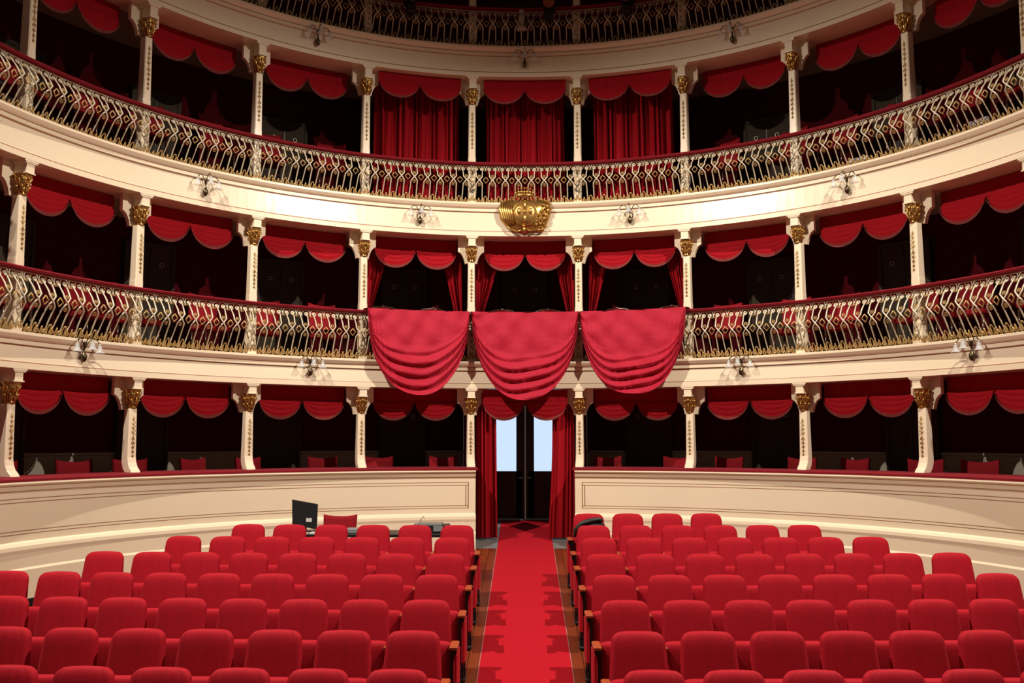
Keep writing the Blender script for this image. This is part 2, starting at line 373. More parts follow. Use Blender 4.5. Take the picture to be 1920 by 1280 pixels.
# ---------------------------------------------------------------- balustrades
def lp(r,al,z,R0): return (r*sin(al),r*cos(al)-R0,z)
def rail_meshes(H):
    R0=6.30; U=BA/8; W=U*6.2
    hp=[(0,6.31),(.1,6.285),(.3,6.20),(.47,6.125),(.56,6.10),(.65,6.105),(.74,6.135),(.82,6.175),(.92,6.235),(1,6.25)]
    def pr(h):
        h=max(0,min(1,h))
        for (a,ra),(b,rb) in zip(hp,hp[1:]):
            if h<=b: return ra+(rb-ra)*(h-a)/(b-a)
    iron=MB(); gold=iron; G=dict(mi=1)
    for i in range(8):
        a0=(-3.5+i)*U
        def pt(u,h,dr=0): return lp(pr(h)+dr,a0+u*W/6.2,h*H,R0)
        for s in(-1,1):
            pts=[(s*.25,.93),(s*.27,.86),(s*.25,.8),(s*.22,.72),(s*.23,.65),(s*.12,.605),(0,.56),(-s*.12,.515),(-s*.23,.47),(-s*.24,.38),(-s*.25,.25),(-s*.27,.12),(-s*.33,.03)]
            iron.tube([pt(u,h,.004*s) for u,h in pts],[.0095]*3+[.0115]*6+[.010]*4,4)
            # top volute + arch over to the neighbour
            sp=[]
            for k in range(13):
                a=-PI/2+k*.62; rr=.175*(1-k/17.)
                sp.append(pt(s*(.24-cos(a)*rr*.9+.0), .905+sin(a)*rr*W/H*.9))
            iron.tube(sp,.0105,4)
            iron.tube([pt(s*.10,.99),pt(s*.28,1.0),pt(s*.42,.97),pt(s*.49,.90),pt(s*.5,.86)],.008,4)
            gold.tube([pt(s*.5,.86),pt(s*.44,.83),pt(s*.36,.88)],.005,4,mi=1)
            # bottom gilt scrolls
            sp=[]
            for k in range(13):
                a=PI/2-k*.6; rr=.18*(1-k/16.)
                sp.append(pt(s*(.26+cos(a)*rr*.95),.085+sin(a)*rr*W/H*.95,-.006))
            gold.tube(sp,.012,4,mi=1)
            gold.tube([pt(s*.02,.0,-.006),pt(s*.07,.07,-.012),pt(s*.02,.13,-.008),pt(0,.16,-.006)],[.008,.012,.009,.004],4,mi=1)
            # teardrop at the unit boundary
            gold.tube([pt(s*.5,.0,-.004),pt(s*.44,.05,-.004),pt(s*.40,.12,-.004),pt(s*.43,.175,-.004),pt(s*.5,.195,-.004)],.0085,4,mi=1)
        gold.ball(pt(0,.95),.011,6,4,sc=(.9,.7,1.5),mi=1)
        for hh in(.665,.455):
            c=[(cos(2*PI*k/8)*.10,hh+sin(2*PI*k/8)*.10*W/H) for k in range(9)]
            gold.tube([pt(u,h) for u,h in c],.006,4,caps=False,mi=1); gold.ball(pt(0,hh),.009,6,4,mi=1)
        dd=[(.5,.635),(.71,.56),(.5,.485),(.29,.56),(.5,.635)]
        gold.tube([pt(u,h) for u,h in dd],.0095,4,mi=1)
    iron.tube([lp(pr(0),(-4+8*k/24)*U,.008,R0) for k in range(25)],.010,4)
    iron.tube([lp(pr(1),(-4+8*k/24)*U,H-.004,R0) for k in range(25)],.009,4)
    return iron.mesh('ironwork_panel',['iron','railgold'])
for L in(2,3,4):
    d=LV[L]; H=d['rail']-.055-d['sill']; im=rail_meshes(H)
    root=bpy.data.objects.new('balcony_railing',None); C.objects.link(root); root.location=P(6.3,0,d['sill'])
    tag(root,{2:'cream and gilt iron railing of the middle tier, partly under the red drapes',3:'cream and gilt iron railing of the upper tier above the gilt crest',4:'dark unlit iron railing of the top tier'}[L],'railing','curved balcony railings')
    ox,oy,oz=root.location
    for j in range(-5,6):
        th=j*BA; p=P(6.3,th,d['sill'])
        o=link('ironwork_panel',im,root,(p[0]-ox,p[1]-oy,0),-th)
    mb=MB(); zr=d['rail']
    pr=[(6.50,zr-.05),(6.24,zr-.055),(6.195,zr-.045),(6.18,zr-.02),(6.195,zr-.004),(6.24,zr),(6.50,zr),(6.50,zr-.05)]
    ring(mb,[(a,b,0) for a,b in pr],R(-100),R(100),110,smooth=True)
    mb.v=[(x-ox,y-oy,z-oz) for x,y,z in mb.v]
    link('padded_handrail',mb.mesh('padded_handrail','ledge'),root)

# ---------------------------------------------------------------- valances (pelmet with two swags)
def valance_meshes(L,open_=False):
    d=LV[L]; fb=d['fb']; R0=6.46; half=BA/2-.215/R0*1.0; W=half*2
    board=MB()
    def bf(u,v): return lp(6.50+.004*sin(u*60),-half+W*u,-.01-.25*v,R0)
    board.grid(bf,40,4)
    top=MB()
    out=[]
    for s in(-1,1):
        sw=MB(); fr=MB()
        a0=(.02 if s>0 else -.995)*half; a1=(.995 if s>0 else -.02)*half
        def f(u,v,a0=a0,a1=a1,s=s):
            # swag: nested curves hanging between two points
            e=math.sqrt(max(0,1-(2*u-1)**2))
            z=-.20+(-.045 if False else 0)-e*(.02+.25*v)
            r=6.475-.022*math.sin(v*PI*3.2)**2*e-.03*v*e
            return lp(r,a0+(a1-a0)*u,z,R0)
        sw.grid(f,28,12)
        def g(u,v,a0=a0,a1=a1):
            e=math.sqrt(max(0,1-(2*u-1)**2)); z=-.20-e*.27-(.045*v if v else 0)*(0.25+.75*e)
            return lp(6.440+.004*sin(u*170),a0+(a1-a0)*u,z,R0)
        fr.grid(g,60,1)
        out.append((sw.mesh('swag','curtain'),fr.mesh('fringe','fringe')))
    return board.mesh('pelmet','curtain'),out
DESC={0:'centre bay'}
def bayname(j): return 'centre bay' if j==0 else '%s bay %s of centre'%(ordw[abs(j)-1].replace('nearest','first'),'left' if j<0 else 'right')
for L in(1,2,3):
    bm,sws=valance_meshes(L); proto=None
    for j in range(-5,6):
        th=j*BA
        if proto is None:
            o=bpy.data.objects.new('swag_valance',None); C.objects.link(o); proto=o
            link('pelmet',bm,o)
            for sw,fr in sws: q=link('swag',sw,o); link('fringe',fr,q)
        else: o=dup(proto)
        rv=6.29 if (L==1 and j==0) or (L==3 and abs(j)<2) else 6.52 if L==1 else 6.57 if L==2 else 6.64
        if L==3 and abs(j)<2: o.scale=(1,1,.86)
        else: o.scale=(1,1,1)
        o.location=P(rv,th,LV[L]['fb']); o.rotation_euler=(0,0,-th)
        tag(o,'red velvet valance of two fringed swags, %s, %s'%(bayname(j),TIER[L]),'valance','swag valances of the '+TIER[L])

# pleated curtains ----------------------------------------------------
def pleat(fn_x,z0,z1,amp,nf,seed,nz=14):
    """sheet from z1 (top) to z0; fn_x(v) gives (left,right) in metres along local x at height fraction v from top"""
    rr=random.Random(seed); ph=[rr.uniform(-.5,.5) for _ in range(nf+2)]; am=[rr.uniform(.5,1.2) for _ in range(nf+2)]
    mb=MB(); NU=nf*8
    def f(u,v):
        a,b=fn_x(v); t=u*nf; i=int(min(t,nf-1e-6)); fr=t-i
        wob=am[i]*(1-fr)+am[i+1]*fr
        y=-amp*wob*(.5-.5*cos(2*PI*t+.5*sin(3*v)))**.7*(1-.15*v)+.25*amp*sin(1.7*t+2)
        x=a+(b-a)*(u+.35/nf*sin(2*PI*t)*wob+.3/nf*sin(2.1*t+seed))
        return (x,y+.0,z1+(z0-z1)*v)
    mb.grid(f,NU,nz); return mb
# closed curtains of the upper tier
for j,(xa,xb) in zip((-1,0,1),((-.70,.73),(-.69,.64),(-.70,.62))):
    d=LV[3]; mb=pleat(lambda v,a=xa,b=xb:(a+.0*v,b+.02*v),d['floor']+.04-d['fb'],-.05,.13,15,20+j)
    th=j*BA; o=link('closed_curtain',mb.mesh('closed_curtain','curtain'),None,P(6.72,th,d['fb']),-th)
    tag(o,'closed pleated red curtain filling the %s of the upper tier'%bayname(j),'curtain','closed red curtains of the upper tier')
# tied side curtains of the middle tier
for j in(-1,0,1):
    for s in(-1,1):
        d=LV[2]; zt=-.05; zb_=d['rail']-.04-d['fb']
        def fx(v,s=s):
            i0={(-1,-1):.36,(0,-1):.30,(1,-1):.40,(-1,1):.43,(0,1):.41,(1,1):.38}[(j,s)]; inner=i0+(.725-i0)*v**.9; outer=.815
            return (s*outer,s*inner) if s<0 else (inner,outer)
        mb=pleat(fx,zb_,zt,.08,6,50+j*2+s)
        th=j*BA; o=link('side_curtain',mb.mesh('side_curtain','curtain'),None,P(6.74,th,d['fb']),-th)
        tag(o,'red curtain drawn to the %s side of the %s, middle tier'%('left' if s<0 else 'right',bayname(j)),'curtain','drawn side curtains of the middle tier')
# doorway curtains
for s in(-1,1):
    zt=.78; y=15.33
    def fx(v,s=s):
        if s<0: return (-.80,-.46+.03*v)
        return (.42-.06*v+.02*sin(v*4),.80)
    zb_=floorz(y)+.03
    mb=pleat(fx,zb_-zt,0,.085,5,70+s,18); o=link('doorway_curtain',mb.mesh('doorway_curtain','curtain'),None,(0,y,zt))
    tag(o,'long red curtain hanging at the %s side of the central doorway'%('left' if s<0 else 'right'),'curtain','long curtains of the central doorway')

# big crimson drapes ---------------------------------------------------
def drape(th,halfw,H,seed,flat):
    mb=MB(); rr=random.Random(seed); R0=6.05; N=7
    ph=[rr.uniform(0,6) for _ in range(6)]
    def f(u,v):
        s=2*u-1; e=math.sqrt(max(0,1-s*s))
        z=-H*v*max(0,1-abs(s)**2.35)**.5
        hang=v
        t0=flat
        k=max(0,(v-t0)/(1-t0))
        q_=(k*4.4+.35*sin(s*2.3+ph[0])+.12*sin(5*s+ph[1])+1)%1.0; q_=sin(PI/2*q_/.74) if q_<.74 else cos(PI/2*(q_-.74)/.26)
        fold=min(1,k*3)*q_*.085*(.6+.4*e)
        edge=.028*abs(sin(PI*6*min(1,abs(s)**3)))*(abs(s)**4)*(1-v*.5)
        wr=.012*sin(9*s+5*v+ph[1])*sin(6*v+ph[2])+.009*sin(17*s*(1-.5*v)+13*v+ph[3])*(1-k)+.008*sin(19*v-11*s+ph[4])*e+.02*abs(sin(PI*7*abs(s)**2+4*v))*abs(s)**2
        bul=.05*sin(PI*min(1,v*1.2))*e
        r=6.045-fold-edge-wr-bul-.02
        z-=.012*sin(5*s+ph[5])*v
        return lp(r,halfw/6.05*s*(1-.0*v),z,R0)
    mb.grid(f,80,56)
    # strip lying over the padded rail
    def g(u,v):
        s=2*u-1
        return lp(6.045-.02+.0+v*.30,halfw/6.05*s,.016*sin(PI*min(1,v*2.2)*.5)+.002,R0)
    mb.grid(g,80,6)
    return mb.mesh('crimson_drape','drape')
for j,(hw,H,fl,xo) in zip((-1,0,1),((.82,1.33,.42,-.03),(.865,1.40,.48,0),(.845,1.33,.52,.05))):
    th=j*BA+xo*0; me=drape(th,hw,H,90+j,fl)
    o=link('crimson_drape',me,None,P(6.05,th+xo/6,LV[2]['rail']+.004),-th-xo/6)
    tag(o,'big crimson cloth swagged over the middle tier railing, %s'%bayname(j),'drape','crimson cloths over the railing')

# ---------------------------------------------------------------- doors in the boxes
def box_door(L):
    top={1:.72,2:3.0,3:5.42}[L]; z0=LV[L]['floor']+.01; h=top-z0
    mb=MB(); mb.box((0,0,h/2),(.74,.04,h))
    mb.box((0,-.025,h/2),(.012,.01,h-.04),1)
    for s in(-1,1): mb.box((s*.375,-.01,h/2),(.05,.06,h),0)
    mb.box((0,-.01,h),(.8,.06,.05),0)
    dm=mb.mesh('door_leaf',['door','black'])
    r=MB()
    for s in(-1,1):
        c=[(s*.18+cos(2*PI*k/14)*.032,-.035,h-.30+sin(2*PI*k/14)*.032) for k in range(15)]; r.tube(c,.007,5,caps=False)
    return dm,r.mesh('ring_handle','brass')
nd=1
for L in(1,2,3):
    dm,rm=box_door(L)
    for j in range(-4,5):
        if (L==1 and j==0) or (L==3 and abs(j)<2): continue
        th=j*BA; o=link('door_%d'%nd,dm,None,P(7.79,th,LV[L]['floor']+.01),-th); nd+=1
        o['kind']='structure'; link('ring_handle',rm,o)
# central double door
zd=floorz(17.3)
for s in(-1,1):
    o=bpy.data.objects.new('door_%d'%nd,None); nd+=1; C.objects.link(o); o.location=(s*.004,17.25,zd+.01); o['kind']='structure'
    o['label']='dark panelled %s leaf of the central double door'%('left' if s<0 else 'right')
    mb=MB(); H=2.14; zg=zat(883,17.25)-zd-.01
    mb.box((s*.08,0,H/2),(.155,.05,H)); mb.box((s*.72,0,H/2),(.12,.05,H))
    mb.box((s*.4,0,zg/2),(.70,.05,zg)); mb.box((s*.4,0,H-.10),(.70,.05,.2))
    for pz,ph_ in((.22,.32),(zg-.2,.2)): mb.box((s*.4,-.028,pz),(.42,.012,ph_),0,0,.004)
    link('door_leaf',mb.mesh('door_leaf','darkdoor'),o)
    mb=MB(); mb.box((s*.41,.0,(zg+H-.2)/2),(.52,.012,H-.2-zg)); link('glass_pane',mb.mesh('glass_pane','glass'),o)
    mb=MB(); mb.box((s*.06,-.035,zg-.12),(.05,.02,.03),0,0,.004); mb.tube([(s*.06,-.03,zg-.12),(s*.06,-.07,zg-.12),(s*.11,-.07,zg-.12)],.009,6); link('door_handle',mb.mesh('door_handle','brass'),o)
mb=MB()
for s in(-1,1): mb.box((s*.92,17.3,-.35),(.24,.1,2.4))
mb.box((0,17.32,.75),(2,.1,.2)); struct('wall_doorway',mb,'darkdoor')
mb=MB(); mb.box((0,17.10,zd+.0),(1.6,.06,.02)); struct('trim_30',mb,'grey')

# ---------------------------------------------------------------- wall sconces
def sconce():
    o=bpy.data.objects.new('wall_sconce',None); C.objects.link(o)
    mb=MB()
    mb.lathe([(.001,-.06),(.018,-.055),(.035,-.03),(.040,0),(.035,.03),(.02,.05),(.012,.08),(.009,.14),(.014,.17),(.010,.2),(.004,.215)],(0,-.05,0),14)
    mb.tube([(0,0,0),(0,-.05,0)],.022,8); link('backplate',mb.mesh('backplate','bronze'),o)
    for k,(x,y,z) in enumerate(((-.165,-.13,.16),(.165,-.13,.16),(0,-.20,.19))):
        pts=[(0,-.05,.09)]+[(x*t,-.05+(y+.05)*t,.09+(z-.09)*t+.11*sin(PI*min(1,t*1.0))**.8) for t in(.2,.4,.6,.8,.93)]+[(x,y,z+.02),(x,y,z-.01)]
        a=MB(); a.tube(pts,.0065,6); am=link('arm',a.mesh('arm','bronze'),o)
        s=MB(); s.lathe([(.014,0),(.022,-.01),(.028,-.035),(.034,-.06),(.045,-.085),(.060,-.10),(.066,-.103)],(x,y,z),20,warp=lambda a,i:1+(.09*cos(6*a) if i>4 else .02*cos(6*a)))
        link('glass_shade',s.mesh('glass_shade','shade'),am)
        b=MB(); b.lathe([(.004,.02),(.016,.012),(.018,-.002),(.012,-.01)],(x,y,z),10); link('lamp_cap',b.mesh('lamp_cap','brass'),am)
    return o
sp=None
for F,js in((1,(-4,-2,2,4)),(2,(-5,-3,-1,1,3,5)),(3,(-4,-2,0,2,4))):
    for j in js:
        if sp is None: sp=sconce(); o=sp
        else: o=dup(sp)
        th=j*BA; o.location=P(6.205,th,LV[F]['fb']+.20); o.rotation_euler=(0,0,-th)
        tag(o,'glass bell sconce on balcony front above the %s, %s'%(bayname(j),TIER[F]),'wall lamp','glass bell sconces on the balcony fronts')

# ---------------------------------------------------------------- gilt crest
def crest():
    o=bpy.data.objects.new('gilt_crest',None); C.objects.link(o); zc=zat(401,15.0)
    o.location=(0,YC+6.17,zc); tag(o,'gilded coat of arms with crown, wing and round shield on balcony front','crest')
    px=1/7.11*15.0/1757        # metres per pixel of the enlarged crest
    def q(x,y): return ((x-957)*px,(860-y)*px)
    # backing mantle
    mb=MB()
    outl=[(640,690),(760,650),(850,690),(960,640),(1070,690),(1170,650),(1300,680),(1320,800),(1290,930),(1240,1040),(1200,1110),(1080,1095),(960,1130),(850,1110),(760,1090),(690,1020),(620,930),(596,800)]
    pts=[q(*p) for p in outl]; n=len(pts)
    vs=[(x,0,z) for x,z in pts]+[(x*.93,-.045,z*.93) for x,z in pts]+[(0,-.055,0)]
    mb.add(vs,[(i,(i+1)%n,(i+1)%n+n,i+n) for i in range(n)]+[(i+n,(i+1)%n+n,2*n) for i in range(n)],0,True)
    link('mantle',mb.mesh('mantle','gold'),o)
    # shield
    mb=MB()
    def f(u,v):
        a=2*PI*u; r=(165*px)*v; return (r*cos(a),-.05-.09*math.sqrt(max(0,1-(v*.93)**2)),r*sin(a)*1.0)
    mb.grid(f,32,8,closeu=True); 
    c=[(165*px*cos(2*PI*k/32),-.07,165*px*sin(2*PI*k/32)) for k in range(33)]; mb.tube(c,.014,6,caps=False)
    for x,y,w_,h_ in((0,-98,26,56),(0,78,26,54),(-78,-20,30,48),(78,-20,30,48),(0,-15,20,26)):
        vv=math.hypot(x,y)/165; mb.ball((x*px,-.052-.09*math.sqrt(max(0,1-(vv*.93)**2)),-y*px),1,10,6,sc=(w_*px,.026,h_*px))
    link('round_shield',mb.mesh('round_shield','gold'),o)
    # crown
    mb=MB(); cx,cz=q(950,590)
    ringp=[(cx+cos(PI+PI*k/12)*.13,-.06-sin(PI*k/12)*.06,cz-.02+.012*sin(PI*k/12)*-1) for k in range(13)]
    mb.tube(ringp,.030,6)
    for k in range(7):
        t=-1+2*k/6; x=cx+t*.13; y=-.06-.06*math.sqrt(max(0,1-t*t))
        mb.tube([(x,y,cz-.01),(x*1.05-cx*.05,y,cz+.03),(x*1.12-cx*.12,y,cz+.055)],[.020,.026,.010],5); mb.ball((cx+(x-cx)*1.12,y,cz+.065+.02*(1-t*t)),.018,8,5)
    for k in range(-2,3): mb.ball((cx+k*.045,-.145+.01*k*k*.5,cz-.01),.017,8,5,sc=(1,.6,.7))
    link('crown',mb.mesh('crown','gold'),o)
    # left wing of feathers
    mb=MB()
    for k in range(6):
        a=q(640+26*k,695+5*k); b=q(616+31*k,800+6*k); c=q(650+27*k,925+5*k); d_=q(728+18*k,1045-4*k)
        yb=-.055-.006*k
        mb.tube([(a[0],yb,a[1]),(b[0],yb-.025,b[1]),(c[0],yb-.025,c[1]),(d_[0],-.05,d_[1])],[.010,.019,.020,.006],6)
        e_=q(600+31*k,860+12*k); mb.tube([(b[0],yb-.02,b[1]),(e_[0],yb-.01,e_[1])],[.014,.004],5)
    link('feathered_wing',mb.mesh('feathered_wing','gold'),o)
    # right side: cherub and garland
    mb=MB()
    for x,y,r in((1245,700,16),(1300,735,16),(1310,790,18),(1235,790,18),(1290,850,18),(1215,870,20),(1265,940,16),(1190,960,20),(1250,975,16),(1140,965,18),(1240,1040,18),(1150,1050,16),(1165,860,18),(1280,710,22),(1270,760,30),(1275,820,34),(1210,740,26),(1190,820,30),(1250,880,34),(1225,930,30),(1160,930,28),(1170,1000,26),(1115,1010,26),(1215,1000,22),(1200,1075,26),(1150,880,22)):
        p=q(x,y); mb.ball((p[0],-.062,p[1]),r*px*.85,9,6,sc=(1,.8,1.25)); mb.tube([(p[0]-r*px,-.05,p[1]-r*px),(p[0],-.085,p[1]),(p[0]+r*px*1.3,-.05,p[1]+r*px)],[.006,.010,.005],5)
    link('garland_figure',mb.mesh('garland_figure','gold'),o)
    # top beading and bottom scroll
    mb=MB()
    for k in range(15):
        t=k/14; x=690+t*540; y=690-50*abs(sin(t*PI*2))*(1 if .2<t<.8 else .6); p=q(x,y); mb.ball((p[0],-.085,p[1]),.017,8,5)
    l=[q(700,1010),q(760,1080),(q(850,1110)),(q(930,1080))]; mb.tube([(x,-.07,z) for x,z in l],[.012,.020,.018,.010],6)
    l=[q(1200,1090),q(1120,1080),(q(1040,1100)),(q(970,1080))]; mb.tube([(x,-.07,z) for x,z in l],[.012,.018,.018,.010],6)
    p=q(948,1085); mb.ball((p[0],-.10,p[1]),.028,10,6,sc=(1,.8,1.6)); p=q(940,1040); mb.ball((p[0],-.10,p[1]),.026,10,6)
    link('scrollwork',mb.mesh('scrollwork','gold'),o)
crest()

# ---------------------------------------------------------------- theatre seats
def seat_meshes():
    # backrest: rounded trapezoid with thickness and shallow vertical channels
    def back(front):
        mb=MB(); N=26; K=18
        def hw(z):            # half width at height z
            t=(z-.36)/.54; w_=.231-.040*t
            rc=.074
            if z>.90-rc: q=(z-(.90-rc))/rc; w_-=rc*(1-math.sqrt(max(0,1-q*q)))
            return w_
        def f(u,v):
            z=.36+.54*(1-(1-v)**1.6) ; s=2*u-1; w_=hw(z); x=s*w_
            lean=(z-.36)*.20
            e=(1-abs(s)**6)*(1-((z-.36)/.54)**14)
            ch=.0035*abs(cos(PI*2.5*s))**.35*(1 if abs(s)<.8 else 0)
            y=-.018-.032*e**.6-.012*(1-s*s)+ch if front else .014+.024*e**.6
            return (x,y+lean,z-.005*s*s*v)
        mb.grid(f,N,K); return mb
    b=back(True); f2=back(False); o=len(b.v); b.v+=f2.v; b.f+=[tuple(i+o for i in reversed(f)) for f in f2.f]; b.m+=f2.m; b.sm+=f2.sm
    W=27; K=19
    # rim closing
    for k in range(K-1):
        for e in(0,W-1):
            a,c=k*W+e,(k+1)*W+e; b.f.append((a,c,c+o,a+o)); b.m.append(0); b.sm.append(True)
    for i in range(W-1): a=(K-1)*W+i; b.f.append((a,a+1,a+1+o,a+o)); b.m.append(0); b.sm.append(True)
    backm=b.mesh('backrest','velvet'); backm.set_sharp_from_angle(angle=R(42))
    c=MB()                     # folded up seat cushion
    def g(u,v):
        s=2*u-1; a=2*PI*v; w_=.222*(1-.0)
        ry,rz=.055,.16; k=.45
        y=-.135+ry*math.copysign(abs(cos(a))**k,cos(a)); z=.455+rz*math.copysign(abs(sin(a))**k,sin(a)); 
        e=(1-abs(s)**8); return (s*w_, -.135+(y+.135)*(.6+.4*e)-.15*(z-.455)*-.6, .455+(z-.455)*(.9+.1*e))
    c.grid(g,20,20)
    for e in(0,20):
        ids=[j*21+e for j in range(20)]; c.f.append(tuple(ids)); c.m.append(0); c.sm.append(True)
    cush=c.mesh('folded_seat','velvet'); cush.set_sharp_from_angle(angle=R(50))
    a=MB(); a.box((0,-.27,.612),(.050,.23,.024),0,0,.006); armm=a.mesh('armrest','arm')
    a=MB(); a.box((-.008,-.265,.612),(.066,.24,.026),0,0,.007); arml=a.mesh('armrest','arm')
    a=MB(); a.box((-.004,-.25,.577),(.052,.19,.044)); a.box((.014,-.15,.34),(.018,.20,.44)); insp=a.mesh('arm_support','black')
    p=MB(); p.box((0,-.06,.35),(.030,.20,.46),0,0,.006); p.box((0,-.05,.08),(.05,.06,.16)); p.box((0,-.05,.015),(.06,.22,.03),0,0,.006)
    p.tube([(0,-.16,.55),(0,-.30,.585)],.016,6); p.box((0,-.14,.06),(.03,.03,.05))
    frm=p.mesh('metal_stand','black')
    e=MB(); e.box((-.018,-.12,.37),(.030,.34,.36),0,0,.010); endm=e.mesh('side_panel','velvet')
    h=MB(); h.tube([(-.2,-.09,.34),(.2,-.09,.34)],.014,6); h.box((0,.03,.36),(.40,.02,.10)); hm=h.mesh('hinge_bar','black')
    return backm,cush,armm,frm,endm,hm,arml,insp
SM=seat_meshes()
rowsY=[6.07,6.93,7.82,8.74,9.68,10.57,11.36,12.24]
nleft=[7,8,9,10,8,7,6,0]; nright=[7,8,8,9,8,7,6,4]
nleft=[6,7,8,9,8,7,6,0]; nright=[7,7,8,8,8,7,6,4]
ordn=['first','second','third','fourth','fifth','sixth','seventh','eighth','ninth','tenth']
def make_seat(aisle):
    o=bpy.data.objects.new('theatre_seat',None); C.objects.link(o)
    link('backrest',SM[0],o); link('folded_seat',SM[1],o); link('hinge_bar',SM[5],o)
    sides=[.254] if not aisle else [-.254,.254]
    for s in sides:
        link('armrest',SM[6 if s<0 else 2],o,(s,0,0)); link('metal_stand',SM[3],o,(s,0,0))
        if s<0: link('arm_support',SM[7],o,(s,0,0))
    if aisle: link('side_panel',SM[4],o,(-.254,0,0))   # panel on the aisle side (local -x)
    return o
protos={}
for blk,cnt in((-1,nleft),(1,nright)):
    for r,(Y,n) in enumerate(zip(rowsY,cnt)):
        for k in range(n):
            X=.82+.508*k; 
            key=(k==0,blk)
            if key not in protos:
                o=make_seat(k==0); protos[key]=o
                if blk<0:
                    for ch in o.children:
                        ch.location.x=-ch.location.x; ch.scale.x=-1
            else: o=dup(protos[key])
            y=Y+.0075*X*X*(.7); o.location=(blk*X,y,floorz(y))
            row='front row' if r==0 else '%s row from the front'%ordn[r]
            pos='beside the aisle' if k==0 else '%s from the aisle'%ordn[k]
            tag(o,'red folding theatre seat in %s block, %s, %s'%('left' if blk<0 else 'right',pos,row),'seat','red stalls seats in the '+('left' if blk<0 else 'right')+' block')

# ---------------------------------------------------------------- box chairs
def box_chair():
    o=bpy.data.objects.new('box_chair',None); C.objects.link(o)
    b=MB()
    def f(u,v,side=0):
        s=2*u-1; z=.56+(.39+.035*s*s)*v
        return (s*(.225+.012*v),.20+.05*v+.03*s*s*0+side*.035,z)
    b.grid(lambda u,v:f(u,v,0),12,6); b.grid(lambda u,v:f(u,v,1),12,6)
    W=13;K=7;oo=W*K
    for k in range(K-1):
        for e in(0,W-1): a,c=k*W+e,(k+1)*W+e; b.f.append((a,c,c+oo,a+oo)); b.m.append(0); b.sm.append(False)
    for i in range(W-1): a=(K-1)*W+i; b.f.append((a,a+1,a+1+oo,a+oo)); b.m.append(0); b.sm.append(False)
    link('backrest',b.mesh('backrest','chairred'),o)
    s=MB(); s.box((0,0,.43),(.45,.43,.08),0,0,.02); link('seat',s.mesh('seat','chairred'),o)
    l=MB(); l.tube([(0,0,0),(0,0,.40)],[.014,.02],6); lm=l.mesh('leg','wood')
    for x in(-.19,.19):
        for y in(-.18,.19): link('leg',lm,o,(x,y,0))
    return o
cp=None
for L in(1,2,3):
    for j in range(-5,6):
        if L==1 and j==0: continue
        if L==2 and abs(j)<2: continue
        if L==3 and abs(j)<2: continue
        for s in(-1,1):
            if cp is None: cp=box_chair(); o=cp
            else: o=dup(cp)
            a=j*BA+s*(.55+rnd.uniform(-.05,.05))/6.9; o.location=P(6.84+rnd.uniform(-.02,.04),a,LV[L]['floor']+.001); o.rotation_euler=(0,0,-a+rnd.uniform(-.35,.35))
            inner=(s*j<0) if j else None
            tag(o,'red box chair in the %s, %s, %s side'%(bayname(j),TIER[L],'left' if s<0 else 'right'),'chair','red chairs in the boxes')
# carved armchairs in the three draped bays
def carved():
    o=bpy.data.objects.new('carved_armchair',None); C.objects.link(o)
    b=MB()
    def arc(t): return (.23*cos(PI*t),.2,.93+.07*sin(PI*t)**.8)
    b.tube([(.23,.2,.45)]+[arc(k/10) for k in range(11)]+[(-.23,.2,.45)],.022,6); b.ball((0,.19,1.01),.03,8,5,sc=(1.5,.7,.8))
    for x in(-.2,.2):
        for y in(-.2,.2): b.tube([(x,y,0),(x,y,.42)],[.015,.022],6)
    for x in(-.24,.24): b.tube([(x,.2,.68),(x,-.05,.67),(x,-.18,.63),(x,-.18,.42)],.018,6)
    link('carved_frame',b.mesh('carved_frame','wood'),o)
    c=MB(); c.grid(lambda u,v:(.205*(2*u-1),.19-.03*(1-(2*u-1)**2),.5+.45*v+.04*v*(1-(2*u-1)**2)),10,8); link('back_upholstery',c.mesh('back_upholstery','chairred'),o)
    s=MB(); s.box((0,0,.44),(.46,.44,.09),0,0,.02); link('seat',s.mesh('seat','chairred'),o)
    return o
cp=None
for j in(-1,0,1):
    for s,u in((-1,-.42),(1,.42)):
        if cp is None: cp=carved(); o=cp
        else: o=dup(cp)
        if j==-1: u+=-.05 if s<0 else 0
        if j==1: u+=.12 if s>0 else 0
        a=j*BA+u/6.9; o.location=P(6.95,a,LV[2]['floor']+.001); o.rotation_euler=(0,0,-a+.15*s)
        tag(o,'carved dark wood armchair behind the crimson cloth, %s, %s side'%(bayname(j),'left' if s<0 else 'right'),'armchair','carved armchairs in the draped bays')

# ---------------------------------------------------------------- technician's desk behind the left block
YD=12.5; zdk=zat(1001,YD-.25); zfl=floorz(YD)
def wx(x,Y): return (x-985)/1757*(Y*.995+zdk*.1)
o=bpy.data.objects.new('work_table',None); C.objects.link(o); x0,x1=wx(583,YD),wx(880,YD); xm=(x0+x1)/2
o.location=(xm,YD,zfl); tag(o,'low dark work table behind the last seats of left block','table')
mb=MB(); mb.box((0,0,zdk-zfl-.02),(x1-x0,.6,.04),0,0,.006); link('table_top',mb.mesh('table_top','black'),o)
lg=MB(); lg.box((0,0,(zdk-zfl-.04)/2),(.04,.04,zdk-zfl-.04)); lm=lg.mesh('leg','black')
for sx in(-1,1):
    for sy in(-1,1): link('leg',lm,o,(sx*((x1-x0)/2-.04),sy*.26,0))
# monitor
o=bpy.data.objects.new('computer_monitor',None); C.objects.link(o); ym=YD+.0; xm_=wx(571,ym)
